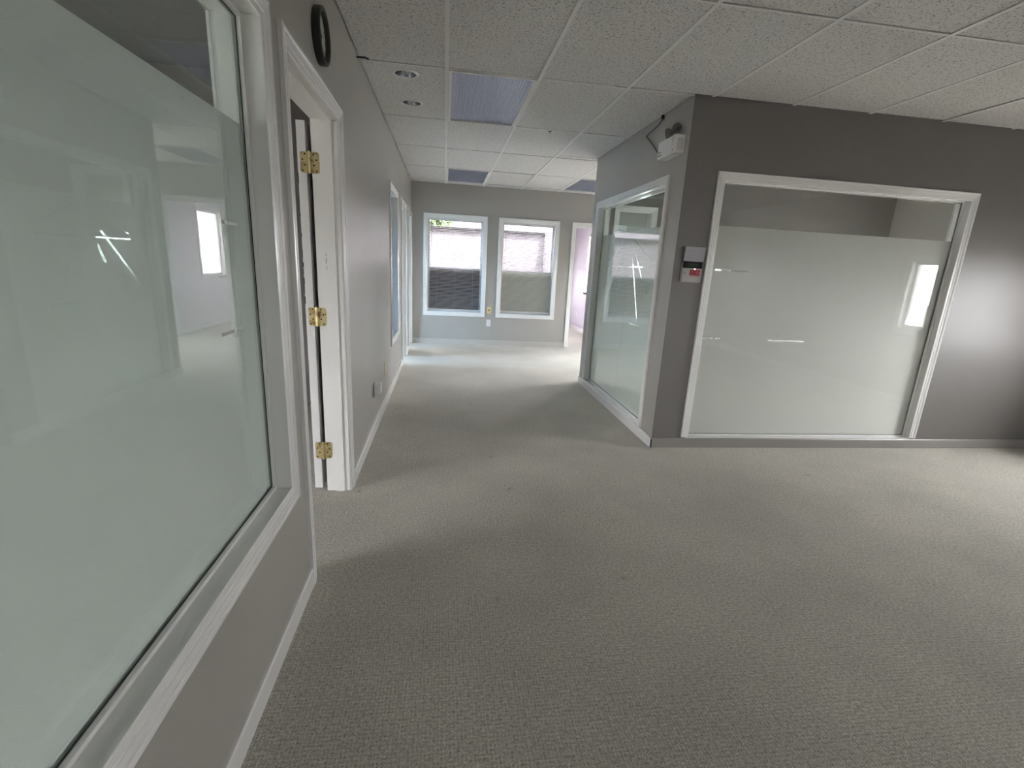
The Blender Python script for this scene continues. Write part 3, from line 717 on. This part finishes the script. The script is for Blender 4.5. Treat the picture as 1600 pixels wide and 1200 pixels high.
# ---------------------------------------------------------------- emergency light
M_HEAD = mat('mid grey lamp plastic', rgb(122, 121, 120), .4)
t = empty('emergency_light', (XG, 4.0, 2.30)); tag(t, 'white twin-head emergency light box on the side of the glazed office, up near the ceiling', 'emergency light')
bm = bmesh.new(); box(bm, mG, 3.857, 4.168, 2.237, 2.362, -.073, -.0005, .0018); body = link('battery_box', bm, M_WHITE, t)
bm = bmesh.new(); box(bm, mG, 3.866, 4.160, 2.244, 2.355, -.0765, -.0731, .0015); link('front_cover', bm, M_WHITE, body)
bm = bmesh.new(); box(bm, mG, 4.085, 4.150, 2.258, 2.266, -.0772, -.0764); box(bm, mG, 4.10, 4.150, 2.280, 2.286, -.0772, -.0764); link('printed_marking', bm, mat('grey print', rgb(96, 96, 100), .6), body)
for (a, b) in ((3.885, 2.262), (3.885, 2.34), (3.895, 2.32), (3.905, 2.335), (3.90, 2.30)):
    bm = bmesh.new(); cyl(bm, mG(a, b, -.0764), mG(a, b, -.0785), .0035, n=10); link('indicator', bm, M_DARK, body)
bm = bmesh.new()
for k in range(6): box(bm, lambda a, b, d: Vector((a, 3.8573-d, b)), XG-.055+k*.008, XG-.052+k*.008, 2.26, 2.34, 0, .001)
link('vent_slots', bm, M_GREYP, body)
for a, ang in ((3.925, (-.55, -.80, -.12)), (4.085, (-.75, .62, -.1))):
    bm = bmesh.new(); c = Vector((XG-.040, a, 2.415)); ax = Vector(ang).normalized()
    cyl(bm, (XG-.040, a, 2.361), (XG-.040, a, 2.392), .007, n=12); arm = link('swivel', bm, M_GREYP, t)
    bm = bmesh.new(); lathe(bm, c-ax*.02, ax, [(0, -.012), (.018, -.010), (.030, .006), (.037, .026), (.037, .034), (.033, .034), (.031, .028)], 28); h_ = link('lamp_head', bm, M_HEAD, t, True)
    bm = bmesh.new(); lathe(bm, c-ax*.02, ax, [(0, .010), (.016, .016), (.031, .029)], 28); link('lamp_lens', bm, mat('dark lamp reflector', rgb(120, 120, 122), .2, .6), h_, True)
    bm = bmesh.new(); lathe(bm, c-ax*.02, ax, [(0, .026), (.006, .022), (.006, .010)], 12); link('bulb', bm, M_DARK, h_, True)
# cable and its clip
t = empty('power_cable', (XG-.006, 4.3, 2.59)); tag(t, 'grey cable looping from the ceiling to the emergency light', 'cable')
pts = [(XG-.008, 4.17, 2.245), (XG-.008, 4.30, 2.305), (XG-.008, 4.48, 2.42), (XG-.008, 4.60, 2.49), (XG-.008, 4.64, 2.515), (XG-.008, 4.60, 2.525), (XG-.008, 4.45, 2.537), (XG-.008, 4.36, 2.55), (XG-.008, 4.315, 2.575), (XG-.008, 4.30, 2.594)]
bm = bmesh.new(); tube(bm, pts, .005, 8); link('sheath', bm, M_HEAD, t, True)
bm = bmesh.new(); cyl(bm, (XG-.014, 4.30, 2.57), (XG-.014, 4.30, 2.5945), .012, n=14); link('ceiling_ferrule', bm, M_BLACK, t)
# hooks on the ceiling
t = empty('wire_hook', (XL, 3.70, 2.585)); tag(t, 'dark bent wire hook where the left wall meets the ceiling', 'hook')
bm = bmesh.new(); tube(bm, [(XL, 3.690, 2.572), (XL+.03, 3.690, 2.574), (XL+.055, 3.695, 2.577), (XL+.07, 3.705, 2.570)], .0045, 8); link('wire', bm, M_BLACK, t, True)
t = empty('grid_hook', (.93, 5.085, ZC)); tag(t, 'tiny dark hook clipped to the ceiling grid in mid corridor', 'hook')
bm = bmesh.new(); tube(bm, [(.915, 5.085, ZC-.001), (.925, 5.085, ZC-.010), (.94, 5.085, ZC-.010), (.95, 5.085, ZC-.001)], .003, 8); link('clip', bm, M_BLACK, t, True)
bm = bmesh.new(); tube(bm, [(.932, 5.085, ZC-.011), (.932, 5.08, ZC-.026), (.937, 5.08, ZC-.030)], .0018, 6); link('prong', bm, M_DARK, t, True)

# ---------------------------------------------------------------- alarm keypad
t = empty('alarm_keypad', (1.84, YF, 1.33)); tag(t, 'pale alarm keypad with red sticker and flipped-up cover at the office corner', 'keypad')
bm = bmesh.new(); box(bm, mF, 1.762, 1.920, 1.335, 1.475, -.028, -.0005, .004); kb = link('case', bm, M_GREYP, t)
bm = bmesh.new(); box(bm, mF, 1.764, 1.916, 1.437, 1.486, -.031, -.0275, .001); s_ = link('display', bm, mat('black display bezel', rgb(14, 14, 15), .15), t)
bm = bmesh.new(); box(bm, mF, 1.795, 1.885, 1.447, 1.472, -.0318, -.0309); link('display_glass', bm, M_LCD, s_)
bm = bmesh.new(); box(bm, lambda a, b, d: mF(a, b, d-(b-1.486)*.12), 1.757, 1.915, 1.487, 1.590, -.040, -.035, .001); fl = link('flip_cover', bm, mat('pale cover', rgb(160, 158, 165), .4), t)
bm = bmesh.new()
for k in range(9): box(bm, lambda a, b, d: mF(a, b, d-(b-1.486)*.12), 1.775, 1.775+random.uniform(.05, .12), 1.570-k*.0085, 1.572-k*.0085, -.0408, -.0399)
link('printed_lines', bm, mat('faint grey print', rgb(150, 148, 154), .6), fl)
bm = bmesh.new(); box(bm, mF, 1.822, 1.905, 1.385, 1.428, -.0292, -.0279); st = link('red_sticker', bm, M_RED, t)
bm = bmesh.new(); lathe(bm, mF(1.889, 1.407, -.0292), (0, -1, 0), [(.010, 0), (.010, .0005), (.0075, .0006), (.0075, 0)], 20); link('badge', bm, mat('pink print', rgb(196, 120, 130), .5), st)
bm = bmesh.new(); box(bm, mF, 1.828, 1.870, 1.374, 1.380, -.0292, -.0279); box(bm, mF, 1.874, 1.900, 1.374, 1.380, -.0292, -.0279); link('small_print', bm, mat('pink small print', rgb(190, 120, 124), .5), t)
bm = bmesh.new(); box(bm, mF, 1.779, 1.791, 1.396, 1.403, -.031, -.0275, .001); link('button', bm, mat('grey key', rgb(96, 94, 92), .5), t)
led = mat('status led', rgb(255, 190, 190), .3); b = led.node_tree.nodes['Principled BSDF']; b.inputs['Emission Color'].default_value = (1, .55, .5, 1); b.inputs['Emission Strength'].default_value = 6
bm = bmesh.new(); lathe(bm, mF(1.861, 1.4325, -.028), (0, -1, 0), [(.003, 0), (.003, .002), (0, .003)], 12); link('status_light', bm, led, t, True)
